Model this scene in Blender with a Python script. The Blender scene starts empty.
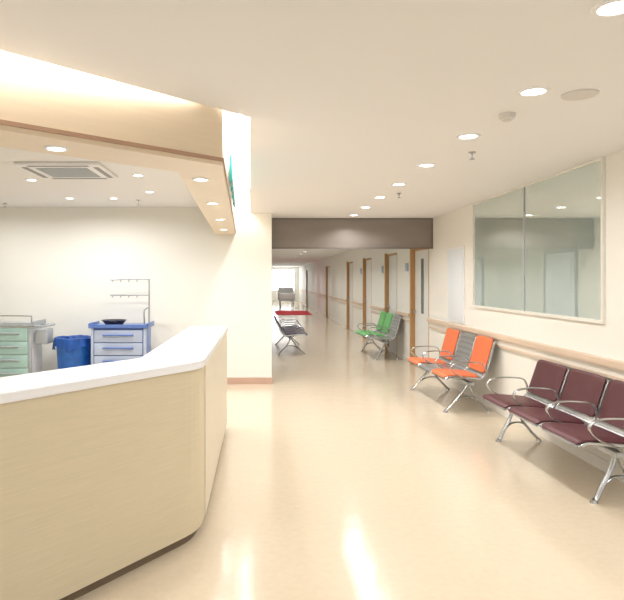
import bpy, bmesh, math
from mathutils import Vector, Matrix
S=bpy.context.scene
COL=S.collection
try:
    S.view_settings.view_transform='Standard'
    S.view_settings.look='None'
except Exception as e: print(e)

# ---------------- materials ----------------
def srgb(r,g,b):
    f=lambda c:(c/12.92 if c<=.04045 else ((c+.055)/1.055)**2.4)
    return (f(r/255),f(g/255),f(b/255),1)
def mat(name,col,rough=.5,metal=0,var=.04,scale=6,stretch=(1,1,1),bump=0,emit=0,spec=.5,coat=0,wavy=0):
    m=bpy.data.materials.new(name); m.use_nodes=True
    nt=m.node_tree; p=nt.nodes['Principled BSDF']
    c=srgb(*col)
    p.inputs['Roughness'].default_value=rough
    p.inputs['Metallic'].default_value=metal
    p.inputs['Specular IOR Level'].default_value=spec
    p.inputs['Coat Weight'].default_value=coat
    tc=nt.nodes.new('ShaderNodeTexCoord'); mp=nt.nodes.new('ShaderNodeMapping')
    mp.inputs['Scale'].default_value=stretch
    nz=nt.nodes.new('ShaderNodeTexNoise'); nz.inputs['Scale'].default_value=scale; nz.inputs['Detail'].default_value=4
    rp=nt.nodes.new('ShaderNodeValToRGB')
    rp.color_ramp.elements[0].position=.3; rp.color_ramp.elements[1].position=.7
    rp.color_ramp.elements[0].color=tuple(x*(1-var) for x in c[:3])+(1,)
    rp.color_ramp.elements[1].color=tuple(min(1,x*(1+var)) for x in c[:3])+(1,)
    L=nt.links.new
    L(tc.outputs['Object'],mp.inputs['Vector']); L(mp.outputs[0],nz.inputs['Vector'])
    L(nz.outputs['Fac'],rp.inputs[0]); L(rp.outputs[0],p.inputs['Base Color'])
    if bump:
        b=nt.nodes.new('ShaderNodeBump'); b.inputs['Strength'].default_value=bump; b.inputs['Distance'].default_value=.01
        L(nz.outputs['Fac'],b.inputs['Height']); L(b.outputs[0],p.inputs['Normal'])
    if wavy:
        n2=nt.nodes.new('ShaderNodeTexNoise'); n2.inputs['Scale'].default_value=5; n2.inputs['Detail'].default_value=3
        b=nt.nodes.new('ShaderNodeBump'); b.inputs['Strength'].default_value=wavy; b.inputs['Distance'].default_value=.02
        L(mp.outputs[0],n2.inputs['Vector']); L(n2.outputs['Fac'],b.inputs['Height']); L(b.outputs[0],p.inputs['Normal'])
    if emit:
        p.inputs['Emission Color'].default_value=c; p.inputs['Emission Strength'].default_value=emit
    return m
M={}
M['wall']=mat('wall_paint',(239,238,230),.6,var=.005,scale=2)
M['wallr']=mat('wall_paint_right',(238,235,227),.6,var=.005,scale=2)
M['ceil']=mat('ceiling_paint',(238,237,236),.7,var=.0,scale=2)
M['floor']=mat('vinyl_floor',(211,196,173),.15,var=.03,scale=22,bump=0,spec=.5,wavy=.12)
M['wood']=mat('light_maple',(230,213,187),.4,var=.03,scale=5,stretch=(.6,.6,9))
M['woodd']=mat('brown_trim_wood',(176,142,118),.45,var=.06,scale=5)
M['counterwood']=mat('counter_wood_laminate',(213,201,173),.42,var=.035,scale=4,stretch=(1.2,1.2,30),bump=.15)
M['endpanel']=mat('pale_counter_panel',(226,216,195),.4,var=.02)
M['ctop']=mat('white_solid_surface',(238,239,241),.25,var=.01)
M['toe']=mat('toe_kick_dark',(120,105,85),.5)
M['header']=mat('brushed_header_panel',(142,133,125),.38,metal=.25,var=.1,scale=1.0,stretch=(1,1,4))
M['headerf']=mat('header_frame_metal',(116,108,102),.4,metal=.1)
M['base']=mat('baseboard_terracotta',(200,166,146),.5)
M['jamb']=mat('door_jamb_wood',(186,144,94),.45,var=.06,scale=4,stretch=(3,3,.5))
M['leaf']=mat('door_leaf',(232,231,227),.45,var=.02)
M['darkglass']=mat('dark_glass',(90,100,104),.1)
M['cabdoor']=mat('pale_cabinet_panel',(232,238,243),.3,var=.01)
M['plaque']=mat('wall_plaque_blue_grey',(150,165,180),.3,var=.01)
M['railwood']=mat('handrail_wood',(218,196,174),.4,var=.04,scale=4,stretch=(4,.5,4))
M['railwhite']=mat('handrail_cream_vinyl',(238,232,222),.45,var=.01)
M['chrome']=mat('chrome_metal',(190,192,194),.22,metal=1,var=.02)
M['steel']=mat('painted_steel',(176,178,180),.32,metal=.8,var=.03)
M['purple']=mat('maroon_vinyl',(88,40,46),.42,var=.05,scale=30)
M['orange']=mat('orange_vinyl',(226,116,68),.42,var=.04,scale=30)
M['green']=mat('green_vinyl',(104,182,104),.42,var=.05,scale=30)
M['black']=mat('black_plastic',(44,42,54),.4)
M['navy']=mat('dark_violet_vinyl',(60,52,72),.4)
M['white']=mat('white_plastic',(240,240,240),.4,var=.01)
M['frame']=mat('window_frame_cream',(232,229,220),.4,var=.01)
M['grey']=mat('grey_plastic',(172,177,180),.4)
M['slot']=mat('dark_slot',(158,158,158),.6)
M['castor']=mat('castor_rubber',(70,70,70),.6)
M['blue']=mat('blue_plastic',(92,122,188),.35)
M['bagblue']=mat('blue_bin_plastic',(38,106,194),.35,var=.2,scale=8,bump=.5)
M['liner']=mat('blue_bin_liner',(28,80,158),.4,var=.25,scale=10,bump=.5)
M['ltblue']=mat('pale_blue_enamel',(180,192,214),.35)
M['teal']=mat('teal_acrylic',(30,145,145),.3)
M['mint']=mat('mint_drawer',(168,200,192),.4)
M['fitting']=mat('cream_grey_fitting',(216,212,206),.5,var=.01)
M['red']=mat('red_carpet',(200,50,60),.9,var=.1,scale=60)
M['sheet']=mat('bed_linen',(235,240,242),.8)
M['lens']=mat('lamp_lens',(255,252,248),.4,emit=9)
M['led']=mat('led_strip',(255,254,252),.4,emit=32)
M['daylight']=mat('daylight_pane',(248,251,255),.4,emit=5)
# perforated steel
def perf():
    m=mat('perforated_steel',(182,184,184),.32,metal=.85,var=.01)
    nt=m.node_tree;p=nt.nodes['Principled BSDF'];L=nt.links.new
    tc=nt.nodes.new('ShaderNodeTexCoord'); v=nt.nodes.new('ShaderNodeTexVoronoi')
    v.inputs['Scale'].default_value=55; v.inputs['Randomness'].default_value=0
    mt=nt.nodes.new('ShaderNodeMath'); mt.operation='LESS_THAN'; mt.inputs[1].default_value=.3
    mx=nt.nodes.new('ShaderNodeMix'); mx.data_type='RGBA'
    mx.inputs[7].default_value=(.06,.06,.06,1); mx.inputs[6].default_value=(.5,.51,.51,1)
    L(tc.outputs['Object'],v.inputs['Vector']); L(v.outputs['Distance'],mt.inputs[0]); L(mt.outputs[0],mx.inputs[0]); L(mx.outputs[2],p.inputs['Base Color'])
    return m
M['perf']=perf()
def glassmat():
    m=bpy.data.materials.new('window_glass'); m.use_nodes=True; nt=m.node_tree; nt.nodes.clear()
    o=nt.nodes.new('ShaderNodeOutputMaterial'); d=nt.nodes.new('ShaderNodeBsdfDiffuse'); g=nt.nodes.new('ShaderNodeBsdfGlossy'); x=nt.nodes.new('ShaderNodeMixShader')
    nz=nt.nodes.new('ShaderNodeTexNoise'); nz.inputs['Scale'].default_value=.6
    rp=nt.nodes.new('ShaderNodeValToRGB'); rp.color_ramp.elements[0].color=srgb(174,192,186); rp.color_ramp.elements[1].color=srgb(184,201,195)
    nt.links.new(nz.outputs['Fac'],rp.inputs[0]); nt.links.new(rp.outputs[0],d.inputs['Color'])
    g.inputs['Roughness'].default_value=.0; g.inputs['Color'].default_value=(.88,.93,.91,1)
    x.inputs[0].default_value=.62
    nt.links.new(d.outputs[0],x.inputs[1]); nt.links.new(g.outputs[0],x.inputs[2]); nt.links.new(x.outputs[0],o.inputs[0])
    return m
M['glass']=glassmat()

# ---------------- helpers ----------------
def obj(name,me,parent=None,loc=(0,0,0),rot=0,**k):
    o=bpy.data.objects.new(name,me); COL.objects.link(o)
    o.location=loc; o.rotation_euler=(0,0,rot)
    if parent: o.parent=parent
    for a,b in k.items(): o[a]=b
    return o
def empty(name,loc,rot=0,**k):
    o=obj(name,None,None,loc,rot,**k); o.empty_display_size=.1; return o
def fin(bm,name,m,smooth=False):
    bmesh.ops.recalc_face_normals(bm,faces=bm.faces[:])
    me=bpy.data.meshes.new(name); bm.to_mesh(me); bm.free()
    me.materials.append(m)
    if smooth:
        for p in me.polygons: p.use_smooth=True
        try: me.set_sharp_from_angle(angle=math.radians(40))
        except: pass
    return me
def addbox(bm,x0,x1,y0,y1,z0,z1,bev=0):
    t=bmesh.new()
    r=bmesh.ops.create_cube(t,size=1)
    for v in t.verts: v.co=Vector(((x0+x1)/2+v.co.x*(x1-x0),(y0+y1)/2+v.co.y*(y1-y0),(z0+z1)/2+v.co.z*(z1-z0)))
    if bev: bmesh.ops.bevel(t,geom=t.edges[:],offset=bev,segments=3,affect='EDGES',profile=.5)
    me=bpy.data.meshes.new('t'); t.to_mesh(me); t.free(); bm.from_mesh(me); bpy.data.meshes.remove(me)
def boxes(name,lst,m,parent=None,bev=0,loc=(0,0,0),**k):
    bm=bmesh.new()
    for b in lst: addbox(bm,*b,bev=bev)
    return obj(name,fin(bm,name,m,bev>0),parent,loc,**k)
def box(name,b,m,parent=None,bev=0,**k): return boxes(name,[b],m,parent,bev,**k)
def prism(name,pts,z0,z1,m,parent=None,bev=0,**k):
    bm=bmesh.new()
    lo=[bm.verts.new((x,y,z0)) for x,y in pts]; hi=[bm.verts.new((x,y,z1)) for x,y in pts]
    n=len(pts)
    bm.faces.new(lo[::-1]); bm.faces.new(hi)
    for i in range(n): bm.faces.new((lo[i],lo[(i+1)%n],hi[(i+1)%n],hi[i]))
    if bev: bmesh.ops.bevel(bm,geom=bm.edges[:],offset=bev,segments=2,affect='EDGES')
    return obj(name,fin(bm,name,m,bev>0),parent,**k)
def catmull(P,n=6):
    P=[Vector(p) for p in P]; out=[]
    for i in range(len(P)-1):
        a=P[max(i-1,0)];b=P[i];c=P[i+1];d=P[min(i+2,len(P)-1)]
        for j in range(n):
            t=j/n; out.append(.5*((2*b)+(c-a)*t+(2*a-5*b+4*c-d)*t*t+(3*b-a-3*c+d)*t**3))
    out.append(P[-1]); return out
def addsweep(bm,path,a,b,ref=(0,1,0),seg=10,taper=None):
    ref=Vector(ref); rings=[]
    N=len(path)
    for i,p in enumerate(path):
        t=(path[min(i+1,N-1)]-path[max(i-1,0)]).normalized()
        bn=(ref-t*ref.dot(t)).normalized(); n=t.cross(bn)
        s=1 if taper is None else taper[0]+(taper[1]-taper[0])*i/(N-1)
        rings.append([bm.verts.new(p+bn*(a*s*math.cos(2*math.pi*k/seg))+n*(b*s*math.sin(2*math.pi*k/seg))) for k in range(seg)])
    for r,q in zip(rings,rings[1:]):
        for k in range(seg): bm.faces.new((r[k],r[(k+1)%seg],q[(k+1)%seg],q[k]))
    bm.faces.new(rings[0][::-1]); bm.faces.new(rings[-1])
def sweepmesh(name,paths,a,b,m,ref=(0,1,0),n=6,seg=10):
    bm=bmesh.new()
    for P in paths: addsweep(bm,catmull(P,n),a,b,ref,seg)
    return fin(bm,name,m,True)
def addcyl(bm,x,y,z0,z1,r0,r1=None,seg=32):
    r1=r0 if r1 is None else r1
    bmesh.ops.create_cone(bm,cap_ends=True,segments=seg,radius1=r0,radius2=r1,depth=z1-z0,matrix=Matrix.Translation((x,y,(z0+z1)/2)))
def lathe(name,prof,m,seg=32):
    bm=bmesh.new(); rings=[]
    for r,z in prof:
        rings.append([bm.verts.new((r*math.cos(2*math.pi*k/seg),r*math.sin(2*math.pi*k/seg),z)) for k in range(seg)])
    for a,b in zip(rings,rings[1:]):
        for k in range(seg): bm.faces.new((a[k],a[(k+1)%seg],b[(k+1)%seg],b[k]))
    if prof[0][0]>0: bm.faces.new(rings[0])
    if prof[-1][0]>0: bm.faces.new(rings[-1])
    bmesh.ops.remove_doubles(bm,verts=bm.verts[:],dist=1e-5)
    return fin(bm,name,m,True)
ST=dict(kind='structure')

# ---------------- shell ----------------
XW=2.88; CH=2.63; YB=9.23; YH=10.0; CE=44
box('floor',(-6.1,3.2,-3,CE+.2,-.1,0),M['floor'],**ST)
hole=[(-.154,YB),(-.064,3.8),(-2.8,1.04),(-6,1.04)]
prism('ceiling',[(-6,-3),(XW+.2,-3),(XW+.2,YH+.15),(.1,YH+.15),(.1,YB+.1),(-.156,YB+.1)]+hole[:],CH,CH+.03,M['ceil'],**ST)
def strip(name,poly,t,z0,z1,m,side,**k):
    bm=bmesh.new(); n=len(poly); off=[]
    for i,p in enumerate(poly):
        p=Vector(p); ds=[]
        if i>0: ds.append((p-Vector(poly[i-1])).normalized())
        if i<n-1: ds.append((Vector(poly[i+1])-p).normalized())
        ns=[Vector((d.y,-d.x))*side for d in ds]
        nn=sum(ns,Vector((0,0))); nn=nn/ nn.length; c=nn.dot(ns[0]); off.append(p+nn*t/c)
    pts=[tuple(p) for p in poly]+[tuple(p) for p in off[::-1]]
    return prism(name,pts,z0,z1,m,**k)
strip('trim_1',hole,.03,CH+.03,2.98,M['ceil'],-1,**ST)
box('ceiling.001',(-6,.1,1.0,YB+.1,2.98,3.02),M['ceil'],**ST)
co=[(-.38,YB),(-.23,3.68),(-2.6,1.55),(-6,1.55)]
ci=[(-.69,YB),(-.53,3.89),(-2.72,1.97),(-6,1.97)]
can=empty('ceiling_canopy',(0,0,2.3),label='maple wood ceiling bulkhead with brown trim line above reception counter',category='bulkhead')
def rel(o): 
    o.location.z-=2.3; return o
rel(prism('canopy_body',co+ci[::-1],2.3,2.94,M['wood'],can))
def off(poly,d):
    out=[];n=len(poly)
    for i,p in enumerate(poly):
        p=Vector(p);ds=[]
        if i>0: ds.append((p-Vector(poly[i-1])).normalized())
        if i<n-1: ds.append((Vector(poly[i+1])-p).normalized())
        ns=[Vector((-q.y,q.x)) for q in ds]; nn=sum(ns,Vector((0,0))).normalized()
        out.append(tuple(p+nn*d/nn.dot(ns[0])))
    return out
co2=off(co,.01)
if Vector(co2[1]).x<co[1][0]: co2=off(co,-.01)
co2[0]=(co2[0][0],YB); 
rel(prism('trim_band',co2+co[::-1],2.325,2.347,M['woodd'],can))
prism('ceiling.002',[(-.6,YB),(-.5,3.85),(-2.7,1.95),(-6,1.95),(-6,YB)],2.72,2.74,M['ceil'],**ST)
led=off(hole,-.045)
if Vector(led[1]).x>hole[1][0]: led=off(hole,.045)
led2=off(hole,-.075)
if Vector(led2[1]).x>hole[1][0]: led2=off(hole,.075)
led[0]=(led[0][0],YB-.02); led2[0]=(led2[0][0],YB-.02)
prism('led_strip',led+led2[::-1],CH+.05,CH+.07,M['led'],label='warm white strip light hidden in ceiling cove',category='light strip')
box('wall_back',(-6,.18,YB,YB+.2,0,3.0),M['wall'],**ST)
box('wall_left',(-6.1,-6,-3,YB+.2,0,3.0),M['wall'],**ST)
box('wall_corridor_left',(.06,.18,YB+.2,CE,0,2.7),M['wall'],**ST)
doors=[(10.22,11.3),(12.6,13.6),(15.5,16.5),(18.6,19.6),(24.8,25.8),(35.6,36.8)]
DH=2.18
segs=[];y=-3
for a,b in doors:
    segs.append((XW,XW+.25,y,a,0,2.75)); segs.append((XW,XW+.25,a,b,DH,2.75)); y=b
segs.append((XW,XW+.25,y,CE,0,2.75))
boxes('wall_right',segs,M['wallr'],**ST)
box('ceiling.003',(.06,XW+.2,YH+.15,CE,2.55,2.6),M['ceil'],**ST)
boxes('trim_2',[(.18,XW,YH,YH+.15,2.135,CH)],M['header'],**ST)
boxes('trim_3',[(.18,XW,YH-.015,YH,2.12,2.14),(.18,XW,YH-.015,YH,CH-.02,CH),(.18,.2,YH-.015,YH,2.14,CH-.02),(XW-.02,XW,YH-.015,YH,2.14,CH-.02)],M['headerf'],**ST)
box('baseboard_back',(-6,.19,YB-.012,YB,0,.1),M['base'],**ST)
box('baseboard_back.001',(.18,.192,YB,YB+1,0,.1),M['base'],**ST)
bl=[];y=-3
for a,b in doors: bl.append((XW-.012,XW,y,a-.06,0,.1)); y=b+.06
bl.append((XW-.012,XW,y,CE,0,.1))
boxes('baseboard_right',bl,M['railwhite'],**ST)
boxes('wall_corridor_end',[(.06,XW,CE,CE+.15,0,.8),(.06,XW,CE,CE+.15,2.4,2.6),(.06,.4,CE,CE+.15,.8,2.4),(2.6,XW,CE,CE+.15,.8,2.4)],M['wall'],**ST)
w=box('window_2',(.4,2.6,CE+.1,CE+.12,.8,2.4),M['daylight'],**ST)
boxes('frame',[(.4,2.6,CE+.05,CE+.1,.8,.87),(.4,2.6,CE+.05,CE+.1,2.33,2.4),(.4,.47,CE+.05,CE+.1,.87,2.33),(2.53,2.6,CE+.05,CE+.1,.87,2.33),(1.46,1.54,CE+.05,CE+.1,.87,2.33)],M['white'],w)
for i,(a,b) in enumerate(doors):
    d=empty('door_%d'%(i+1),(XW,(a+b)/2,0),kind='structure'); h=(b-a)/2
    boxes('jamb',[(-.05,.1,h-.045,h,0,DH),(0,.1,-h,-h+.045,0,DH),(-.0,.1,-h+.045,h-.045,DH-.045,DH),(-.05,0,h,h+.04,0,DH+.02)],M['jamb'],d)
    l=box('door_leaf',(.03,.07,-h+.045,h-.045,.01,DH-.045),M['leaf'],d)
    if i==0: box('vision_panel',(.022,.03,-h+.45,-h+.6,1.0,1.98),M['darkglass'],l)
    boxes('handle',[(-.025,-.01,h-.2,h-.1,1.0,1.02),(-.025,.03,h-.115,h-.1,.99,1.03)],M['chrome'],l,bev=.003)
for y in (11.75,14.1,17.1):
    boxes('room_sign',[(-.012,0,-.12,.12,-.08,.08)],M['plaque'],None,bev=.003,loc=(XW,y,1.85),label='small blue-grey rectangular wall plaque beside corridor door',category='sign',group='door plaques')
for i,(a,b) in enumerate([(10.5,11.7),(14.9,16.1)]):
    d=empty('door_%d'%(i+7),(.18,(a+b)/2,0),kind='structure'); h=(b-a)/2
    boxes('jamb',[(0,.03,h-.05,h,0,2.15),(0,.03,-h,-h+.05,0,2.15),(0,.03,-h+.05,h-.05,2.1,2.15)],M['grey'],d)
    for s in (0,1):
        y0,y1=(-h+.05,-.006) if s==0 else (.006,h-.05)
        l=box('door_leaf',(0,.02,y0,y1,.01,2.1),M['cabdoor'],d)
p=empty('wall_cabinet',(XW,8.8,0),label='pale flush cabinet panel set in cream wall above handrail',category='cabinet')
box('cabinet_frame',(-.015,0,-.37,.37,.98,2.08),M['white'],p)
box('cabinet_door',(-.024,-.015,-.34,.34,1.01,2.05),M['cabdoor'],p,bev=.002)
W=empty('window_1',(XW,0,0),kind='structure')
y0,y1=5.03,8.04
z0=1.6-40/600*5.04*1.0; z1=1.6+120/600*5.04
f=.03
boxes('window_frame',[(-.025,0,y0-f,y1+f,z0-f,z0),(-.025,0,y0-f,y1+f,z1,z1+.02),(-.025,0,y0-f,y0,z0,z1),(-.025,0,y1,y1+f,z0,z1)],M['frame'],W)
box('mullion',(-.018,0,6.5,6.53,z0,z1),M['grey'],W)
for a,b in ((y0,6.5),(6.53,y1)): box('glass_pane',(-.01,-.002,a,b,z0,z1),M['glass'],W)

hs=[(1.2,10.12)]
prev=11.4
for a,b in doors[1:]:
    hs.append((prev,a-.1)); prev=b+.1
hs.append((prev,CE-.5))
for a,b in hs:
    h=empty('handrail',(XW,a,.8),label='wood-capped cream bumper handrail mounted along the corridor wall',category='handrail',group='wall handrails')
    bm=bmesh.new()
    prof=[(-.03,.10),(-.033,.15),(-.05,.165),(-.065,.155),(-.07,.12),(-.062,.095),(-.045,.09)]
    r0=[bm.verts.new((x,0,z)) for x,z in prof]; r1=[bm.verts.new((x,b-a,z)) for x,z in prof]
    n=len(prof)
    for i in range(n): bm.faces.new((r0[i],r0[(i+1)%n],r1[(i+1)%n],r1[i]))
    bm.faces.new(r0); bm.faces.new(r1)
    obj('grip_rail',fin(bm,'grip_rail',M['railwood'],True),h)
    box('bumper_board',(-.03,0,0,b-a,0,.16),M['railwhite'],h,bev=.004)
    box('lower_strip',(-.036,-.03,.005,b-a-.005,.0,.025),M['railwood'],h)

# ---------------- downlights ----------------
ringm=lathe('trim_ring',[(.06,0.0),(.062,-.008),(.08,-.008),(.085,-.003),(.085,0)],M['white'])
lensm=lathe('lens',[(0,-.003),(.06,-.003),(.06,0),(0,0)],M['lens'])
def downlight(x,y,z,power,lab='round recessed downlight glowing in white ceiling',grp='ceiling downlights',s=1,spread=165):
    r=obj('downlight',ringm,None,(x,y,z),label=lab,category='ceiling light',group=grp); r.scale=(s,s,1)
    obj('lamp_lens',lensm,r)
    ld=bpy.data.lights.new('lamp','AREA'); ld.shape='DISK'; ld.size=.11*s; ld.energy=power; ld.color=(.99,.99,1); ld.spread=math.radians(spread)
    lo=bpy.data.objects.new('lamp',ld); COL.objects.link(lo); lo.location=(x,y,z-.012)
P=11.8
for x,y in ((1.49,1.2),(1.34,2.26)): downlight(x,y,CH,P)
for y in (3.27,4.29,5.37): downlight(1.49,y,CH,P)
for y in (6.44,7.45,8.47,9.5): downlight(1.49,y,CH,P,spread=145)
downlight(-1.2,0,CH,P)
for x,y in ((-.41,4.16),(-.43,5.45),(-.46,6.9),(-.5,8.3),(-1.08,3.18)): downlight(x,y,2.3,4,'round recessed downlight in maple wood soffit','soffit downlights',.75,150)
for x,y in ((-2.55,6.7),(-1.4,7.6),(-2.6,8.2),(-2.0,8.2),(-1.3,6.4),(-3.6,6.5),(-3.8,8.2),(-1.3,4.9),(-2.6,4.6)): downlight(x,y,2.72,11.5,s=.8)
for y in (11.2,12.8,14.4,16,18,20,22,25,28,31,34,38,42): downlight(1.5,y,2.55,13.5,'round recessed downlight in corridor ceiling','corridor downlights',spread=135)
d=lathe('smoke_detector',[(0,-.045),(.025,-.045),(.03,-.035),(.045,-.03),(.052,-.01),(.052,0),(0,0)],M['fitting'])
z=1.03*600/(280-114)
obj('smoke_detector',d,None,((507-260)/600*z,z,CH),label='small round cream smoke detector on ceiling',category='smoke detector')
d=lathe('speaker',[(0,-.008),(.07,-.01),(.085,-.012),(.095,-.006),(.095,0),(0,0)],M['fitting'])
z=1.03*600/(280-94)
obj('ceiling_speaker',d,None,((580-260)/600*z,z,CH),label='flat round cream speaker disc on ceiling',category='speaker')
sp=lathe('sprinkler',[(0,-.06),(.02,-.06),(.02,-.055),(.006,-.053),(.006,-.03),(.012,-.015),(.03,-.008),(.03,0),(0,0)],M['chrome'],16)
for u,v,h in ((472,152,CH),(399,193,CH),(138,200,2.72),(5,203,2.72)):
    z=(h-1.6)*600/(280-v)
    obj('sprinkler_head',sp,None,((u-260)/600*z,z,h),label='chrome fire sprinkler head under ceiling',category='sprinkler',group='sprinkler heads')
a=empty('air_conditioner',(-1.93,6.08,2.718),label='white square ceiling cassette air conditioner with louvres',category='air conditioner')
q=.4
box('panel',(-q,q,-q,q,-.03,0),M['white'],a,bev=.008)
boxes('louvre',[(-.29,.29,-.37,-.32,-.034,-.03),(-.29,.29,.32,.37,-.034,-.03),(-.37,-.32,-.29,.29,-.034,-.03),(.32,.37,-.29,.29,-.034,-.03)],M['slot'],a)
boxes('intake_grille',[(-.25,.25,-.25+i*.047,-.225+i*.047,-.036,-.03) for i in range(11)],M['grey'],a)
sg=empty('wall_sign',(-.29,6.0,2.35),label='teal acrylic letter-shaped sign panels on wood bulkhead side',category='sign')
dx=-.15/5.55
for i,yy in enumerate((-1.1,-.6,-.1,.4)):
    xx=.02+dx*(yy)
    boxes('sign_panel',[(xx-.012,xx+.012,yy,yy+.36,.06,.27)],M['teal'],sg,bev=.004)

# ---------------- reception counter ----------------
cn=empty('reception_counter',(-.6,4.0,0),label='angled pale wood-grain reception counter with white solid top',category='reception counter')
def C(o): o.location=(.6,-4.0,0); return o
def cpoly(d,r=.14,ye=6.5):
    dv=Vector((-1,-1.35)).normalized(); nv=Vector((-.803,.595))
    k=Vector((-.35,3.7))
    def inter(q,x): t=(x-q.x)/dv.x; return q+dv*t
    xo=-.35-d; c=inter(k+nv*d,xo)
    pts=[(xo,ye-d)]
    a=Vector((xo,c.y+r)); b=c+dv*r
    for t in (0,.2,.4,.6,.8,1):
        p=a*(1-t)**2+c*2*t*(1-t)+b*t*t; pts.append(tuple(p))
    e=c+dv*3.3; pts.append(tuple(e)); 
    return pts
def inn(w,yend=6.5,ws=None):
    dv=Vector((-1,-1.35)).normalized(); nv=Vector((-.803,.595)); q=Vector((-.35,3.7))+nv*w
    x=-.35-(ws or w); t=(x-q.x)/dv.x; c=q+dv*t
    e=Vector((-.35,3.7))+nv*w+dv*3.3
    return [tuple(e),tuple(c),(x,yend)]
C(prism('counter_body',cpoly(.014)+inn(.3,6.485),.06,1.055,M['counterwood'],cn))
C(prism('toe_kick',cpoly(.05)+inn(.26,6.4),0,.06,M['toe'],cn))
C(prism('countertop',cpoly(0,.1)+inn(.42,6.5,.41),1.055,1.1,M['ctop'],cn,bev=.005))
C(box('end_panel',(-.3645,-.356,3.93,6.48,.06,1.055),M['endpanel'],cn,label='paler cream side panel'))

# ---------------- benches ----------------
def shell_mesh(bh,m,u0,u1,width,offs,th,name,rnd=.05,xs=1):
    k=(bh-.47)/(.86-.47)
    prof=[(-.33,.405),(-.315,.428),(-.27,.44),(-.15,.436),(0,.425),(.08,.42),(.13,.43),(.165,.47),(.19,.53),(.23,.66),(.265,.78),(.285,.845),(.295,.86)]
    prof=[Vector((x*xs,0,z if z<=.47 else .47+(z-.47)*k)) for x,z in prof]
    P=catmull(prof,5); n=len(P); i0=int(u0*(n-1)); i1=int(u1*(n-1))
    P2=[]
    for i in range(i0,i1+1):
        t=(P[min(i+1,n-1)]-P[max(i-1,0)]).normalized(); nn=Vector((-t.z,0,t.x))
        P2.append((P[i],nn))
    s=[0]
    for a,b in zip(P2,P2[1:]): s.append(s[-1]+(b[0]-a[0]).length)
    bm=bmesh.new(); top=[];bot=[];NW=12
    for (p,nn),q in zip(P2,s):
        e=min(q,s[-1]-q); w=width/2
        if e<rnd: w=width/2-rnd+math.sqrt(max(0,rnd**2-(rnd-e)**2))
        rt=[];rb=[]
        for j in range(NW+1):
            v=-1+2*j/NW; yy=w*v
            bulge=th*(1-.55*abs(v)**8)
            rt.append(bm.verts.new(p+Vector((0,yy,0))+nn*(offs+bulge)))
            rb.append(bm.verts.new(p+Vector((0,yy,0))+nn*offs))
        top.append(rt);bot.append(rb)
    for A in (top,bot):
        for r,q in zip(A,A[1:]):
            for j in range(NW): bm.faces.new((r[j],r[j+1],q[j+1],q[j]))
    for i in range(len(top)-1):
        for j in (0,NW): bm.faces.new((top[i][j],top[i+1][j],bot[i+1][j],bot[i][j]))
    for i in (0,-1):
        for j in range(NW): bm.faces.new((top[i][j],top[i][j+1],bot[i][j+1],bot[i][j]))
    return fin(bm,name,m,True)
def bench(loc,rot,pads,label,bh=.84,arms=None,pitch=.57,seatmat='perf',rimm='chrome',legin=.14,foot=-.2,rear=.25,xs=1,armm='chrome'):
    b=empty('waiting_bench',(loc[0],loc[1],0),rot,label=label,category='bench',group='waiting area benches')
    n=len(pads); L=n*pitch
    bx=bmesh.new(); addbox(bx,-.04,.03,-L/2+.03,L/2-.03,.33,.375,bev=.006)
    obj('beam',fin(bx,'beam',M['steel'],True),b)
    sh=shell_mesh(bh,M[seatmat],0,1,pitch-.03,0,.012,'seat_shell',xs=xs)
    k=(bh-.47)/(.39)
    prof=[(-.32,.42),(-.27,.44),(-.15,.436),(0,.425),(.08,.42),(.13,.43),(.165,.47),(.19,.53),(.23,.66),(.265,.78),(.29,.85)]
    prof=[(x*xs,0,z if z<=.47 else .47+(z-.47)*k) for x,z in prof]
    hw=(pitch-.03)/2
    rim=sweepmesh('side_rim',[prof],.009,.014,M[rimm],(0,1,0),4,8)
    mesh={}
    for i,pd in enumerate(pads):
        y=(i-(n-1)/2)*pitch
        s=obj('seat',sh,b,(0,y,0))
        for e in (-1,1): obj('side_rim',rim,s,(0,e*hw,0))
        boxes('bracket',[(-.1,.1,-.03,.03,.37,.425)],M['steel'],s,bev=.004)
        if pd:
            if pd not in mesh:
                mesh[pd]=(shell_mesh(bh,M[pd],.06,.44,pitch-.06,.012,.024,'seat_pad',.03,xs),shell_mesh(bh,M[pd],.6,.98,pitch-.06,.012,.024,'back_pad',.03,xs))
            obj('seat_pad',mesh[pd][0],s); obj('back_pad',mesh[pd][1],s)
    leg=bmesh.new()
    F=foot; R=rear
    addsweep(leg,catmull([(F,0,.02),(F+.02,0,.035),(F*.65,0,.12),(F*.3,0,.24),(-.02,0,.34)],5),.025,.014,(0,1,0))
    addsweep(leg,catmull([(R,0,.02),(R-.025,0,.035),(R*.6,0,.11),(.06,0,.22),(.0,0,.34)],5),.025,.014,(0,1,0))
    addsweep(leg,catmull([(F*.65,0,.12),(F*.3,0,.175),(.02,0,.19),(.08,0,.175),(R*.6,0,.11)],5),.018,.009,(0,1,0))
    for x in (F,R-.005): addcyl(leg,x,0,0,.022,.028,.022,16)
    leg=fin(leg,'leg',M['chrome'],True)
    for y in (-L/2+legin,L/2-legin): obj('leg',leg,b,(0,y,0))
    arm=sweepmesh('armrest',[[(.17*xs,0,.47),(.16*xs,0,.55),(.11,0,.605),(0,0,.62),(-.14,0,.618),(-.235*xs,0,.60),(-.27*xs,0,.56),(-.25*xs,0,.515),(-.17,0,.465),(-.08,0,.43),(0,0,.385)]],.02,.008,M[armm])
    for i in (arms if arms is not None else range(n+1)):
        obj('armrest',arm,b,(0,(i-n/2)*pitch,0))
    return b
bench((2.55,5.13),math.radians(1.2),['purple']*3,'three-seat chrome bench with maroon padded seats beside the wall',.79,pitch=.6,legin=.08,foot=-.17,rear=.24,xs=.93)
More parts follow.
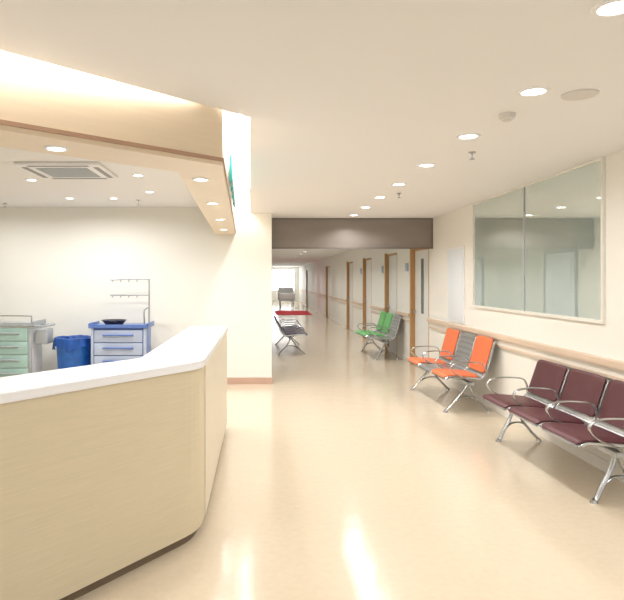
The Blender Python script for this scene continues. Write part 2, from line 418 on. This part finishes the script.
bench((2.51,8.0),math.radians(1.2),['orange',None,'orange'],'chrome bench with orange padded seats and bare steel middle seat',.88,legin=.12,foot=-.28,rear=.25,xs=.97)
bench((2.5,12.75),math.radians(1.5),[None,'green','green'],'steel bench with green padded seats standing in the corridor',.88,xs=.97)
bench((.65,13.85),math.radians(180),['navy']*4,'four-seat dark violet padded bench with metal legs in the corridor',.70,seatmat='navy',xs=1.05,foot=-.3)

# ---------------- carts ----------------
def castor(parent,x,y):
    w=bmesh.new(); bmesh.ops.create_cone(w,cap_ends=True,segments=20,radius1=.05,radius2=.05,depth=.03,matrix=Matrix.Translation((x,y,.05))@Matrix.Rotation(math.pi/2,4,'Y'))
    addbox(w,x-.02,x+.02,y-.02,y+.02,.07,.13)
    obj('castor',fin(w,'castor',M['castor']),parent)
def cart(loc,w,d,h,label,body,front,top,nd,post,hand):
    c=empty('medical_cart',loc,label=label,category='medical cart')
    for x in (-w/2+.07,w/2-.07):
        for y in (-d/2+.07,d/2-.07): castor(c,x,y)
    box('cart_body',(-w/2+.02,w/2-.02,-d/2+.02,d/2,.12,h-.05),body,c,bev=.01)
    boxes('corner_post',[(-w/2,-w/2+.04,-d/2,-d/2+.05,.12,h-.05)],post,c,bev=.008)
    boxes('corner_post',[(w/2-.04,w/2,-d/2,-d/2+.05,.12,h-.05)],post,c,bev=.008)
    boxes('tray_top',[(-w/2-.03,w/2+.03,-d/2-.02,d/2+.01,h-.05,h-.02),(-w/2-.03,w/2+.03,-d/2-.02,-d/2,h-.02,h),(-w/2-.03,-w/2-.01,-d/2-.02,d/2+.01,h-.02,h+.02),(w/2+.01,w/2+.03,-d/2-.02,d/2+.01,h-.02,h+.02)],top,c,bev=.005)
    z=h-.08; hh=(h-.24)/nd
    for i in range(nd):
        dr=box('drawer',(-w/2+.05,w/2-.05,-d/2-.005,-d/2+.03,z-hh+.012,z),front,c,bev=.006)
        boxes('drawer_handle',[(-w*.28,w*.28,-d/2-.035,-d/2-.005,z-hh*.42,z-hh*.32)],hand,dr,bev=.006)
        z-=hh
    return c
c=cart((-2.0,8.72,0),.78,.5,.97,'pale blue enamel cart with blue top, drawers and infusion rack',M['blue'],M['ltblue'],M['blue'],4,M['ltblue'],M['blue'])
pole=sweepmesh('rack_pole',[[(.37,.1,.92),(.37,.1,1.3),(.37,.1,1.58),(.34,.1,1.61),(.0,.1,1.61),(-.2,.1,1.6)],[(.37,.1,1.38),(.1,.1,1.38),(-.2,.1,1.38)],[(.30,.1,.92),(.30,.1,1.0),(.30,.1,1.15),(.37,.1,1.2)]],.011,.011,M['steel'],(0,1,0),5,8)
obj('rack_pole',pole,c)
hk=sweepmesh('rack_hook',[[(0,0,0),(0,-.03,-.03),(0,-.05,-.02),(0,-.055,.01)]],.005,.005,M['steel'],(1,0,0),4,6)
for x in (-.16,-.04,.08,.2):
    for z in (1.6,1.375): obj('rack_hook',hk,c,(x,.1,z))
bowl=lathe('basin',[(0,.0),(.12,.0),(.17,.06),(.185,.065),(.18,.07),(.16,.06),(.11,.012),(0,.012)],M['black'])
obj('basin',bowl,None,(-2.12,8.72,.952),label='shallow black basin resting on blue cart top',category='basin')
c=cart((-3.6,8.72,0),.74,.5,1.0,'grey medication trolley with mint green drawer fronts and side bin',M['white'],M['mint'],M['grey'],4,M['grey'],M['grey'])
boxes('side_bin',[(.39,.56,-.16,.12,.68,.9)],M['grey'],c,bev=.02)
g=sweepmesh('guard_rail',[[(-.36,-.22,1.0),(-.36,-.22,1.07),(-.3,-.22,1.09),(.3,-.22,1.09),(.36,-.22,1.07),(.36,-.22,1.0)]],.009,.009,M['chrome'],(0,1,0),5,8)
obj('guard_rail',g,c)
boxes('push_handle',[(.36,.56,-.2,-.17,.93,.96),(.36,.56,.14,.17,.93,.96),(.54,.57,-.2,.17,.93,.96)],M['grey'],c,bev=.008)
b=empty('waste_bin',(-2.7,8.75,0),label='round blue plastic waste bin lined with loose folded bag',category='waste bin')
obj('bin_body',lathe('bin_body',[(0,0),(.22,0),(.26,.7),(.275,.72),(.275,.755),(.255,.76),(.245,.7),(.2,.02),(0,.02)],M['bagblue']),b)
bm=bmesh.new(); seg=64; rings=[]
for r,z,am,zz in ((.2,.3,0,0),(.245,.755,.0,0),(.262,.772,.004,.004),(.285,.765,.006,.004),(.292,.7,.01,.012),(.296,.62,.014,.03)):
    rings.append([bm.verts.new(((r+am*math.sin(9*a+z*5)+am*.5*math.sin(23*a))*math.cos(a),(r+am*math.sin(9*a+z*5)+am*.5*math.sin(23*a))*math.sin(a),z+zz*math.sin(5*a)+zz*.5*math.sin(13*a))) for a in [2*math.pi*k/seg for k in range(seg)]])
for A,B in zip(rings,rings[1:]):
    for k in range(seg): bm.faces.new((A[k],A[(k+1)%seg],B[(k+1)%seg],B[k]))
obj('bin_liner',fin(bm,'bin_liner',M['liner'],True),b)

# ---------------- far corridor ----------------
box('floor_mat',(.75,2.4,27.5,31,0,.015),M['red'],label='red entrance mat lying across corridor floor',category='mat')
bd=empty('hospital_bed',(1.55,35.2,0),label='white hospital bed with raised head parked in corridor',category='bed')
boxes('bed_frame',[(-.45,.45,-1,1,.4,.48),(-.4,-.34,-.8,-.74,.1,.4),(.34,.4,-.8,-.74,.1,.4),(-.4,-.34,.74,.8,.1,.4),(.34,.4,.74,.8,.1,.4)],M['cabdoor'],bd,bev=.01)
boxes('mattress',[(-.43,.43,-.95,.95,.48,.66)],M['sheet'],bd,bev=.04)
boxes('pillow',[(-.3,.3,.5,.9,.66,.8)],M['white'],bd,bev=.05)
boxes('footboard',[(-.46,.46,-1.05,-1,.5,.86)],M['white'],bd,bev=.02)
boxes('headboard',[(-.46,.46,1,1.05,.45,1.15)],M['white'],bd,bev=.02)
for s in (-1,1):
    x0,x1=sorted((s*.49,s*.46))
    boxes('side_rail',[(x0,x1,-.5,.6,.8,.84),(x0,x1,-.5,-.46,.45,.8),(x0,x1,.56,.6,.45,.8)],M['grey'],bd)
for x in (-.37,.37):
    for y in (-.77,.77): castor(bd,x,y)

wd=bpy.data.worlds.new('World'); S.world=wd; wd.use_nodes=True
wd.node_tree.nodes['Background'].inputs[0].default_value=(.98,.99,1,1)
wd.node_tree.nodes['Background'].inputs[1].default_value=1.15
cd=bpy.data.cameras.new('Camera'); cam=bpy.data.objects.new('Camera',cd); COL.objects.link(cam)
cam.location=(0,0,1.6); cam.rotation_euler=(math.pi/2,0,0)
cd.sensor_width=36; cd.lens=36*600/624; cd.shift_x=52/624; cd.shift_y=-20/624
cd.clip_start=.05; cd.clip_end=200
S.camera=cam
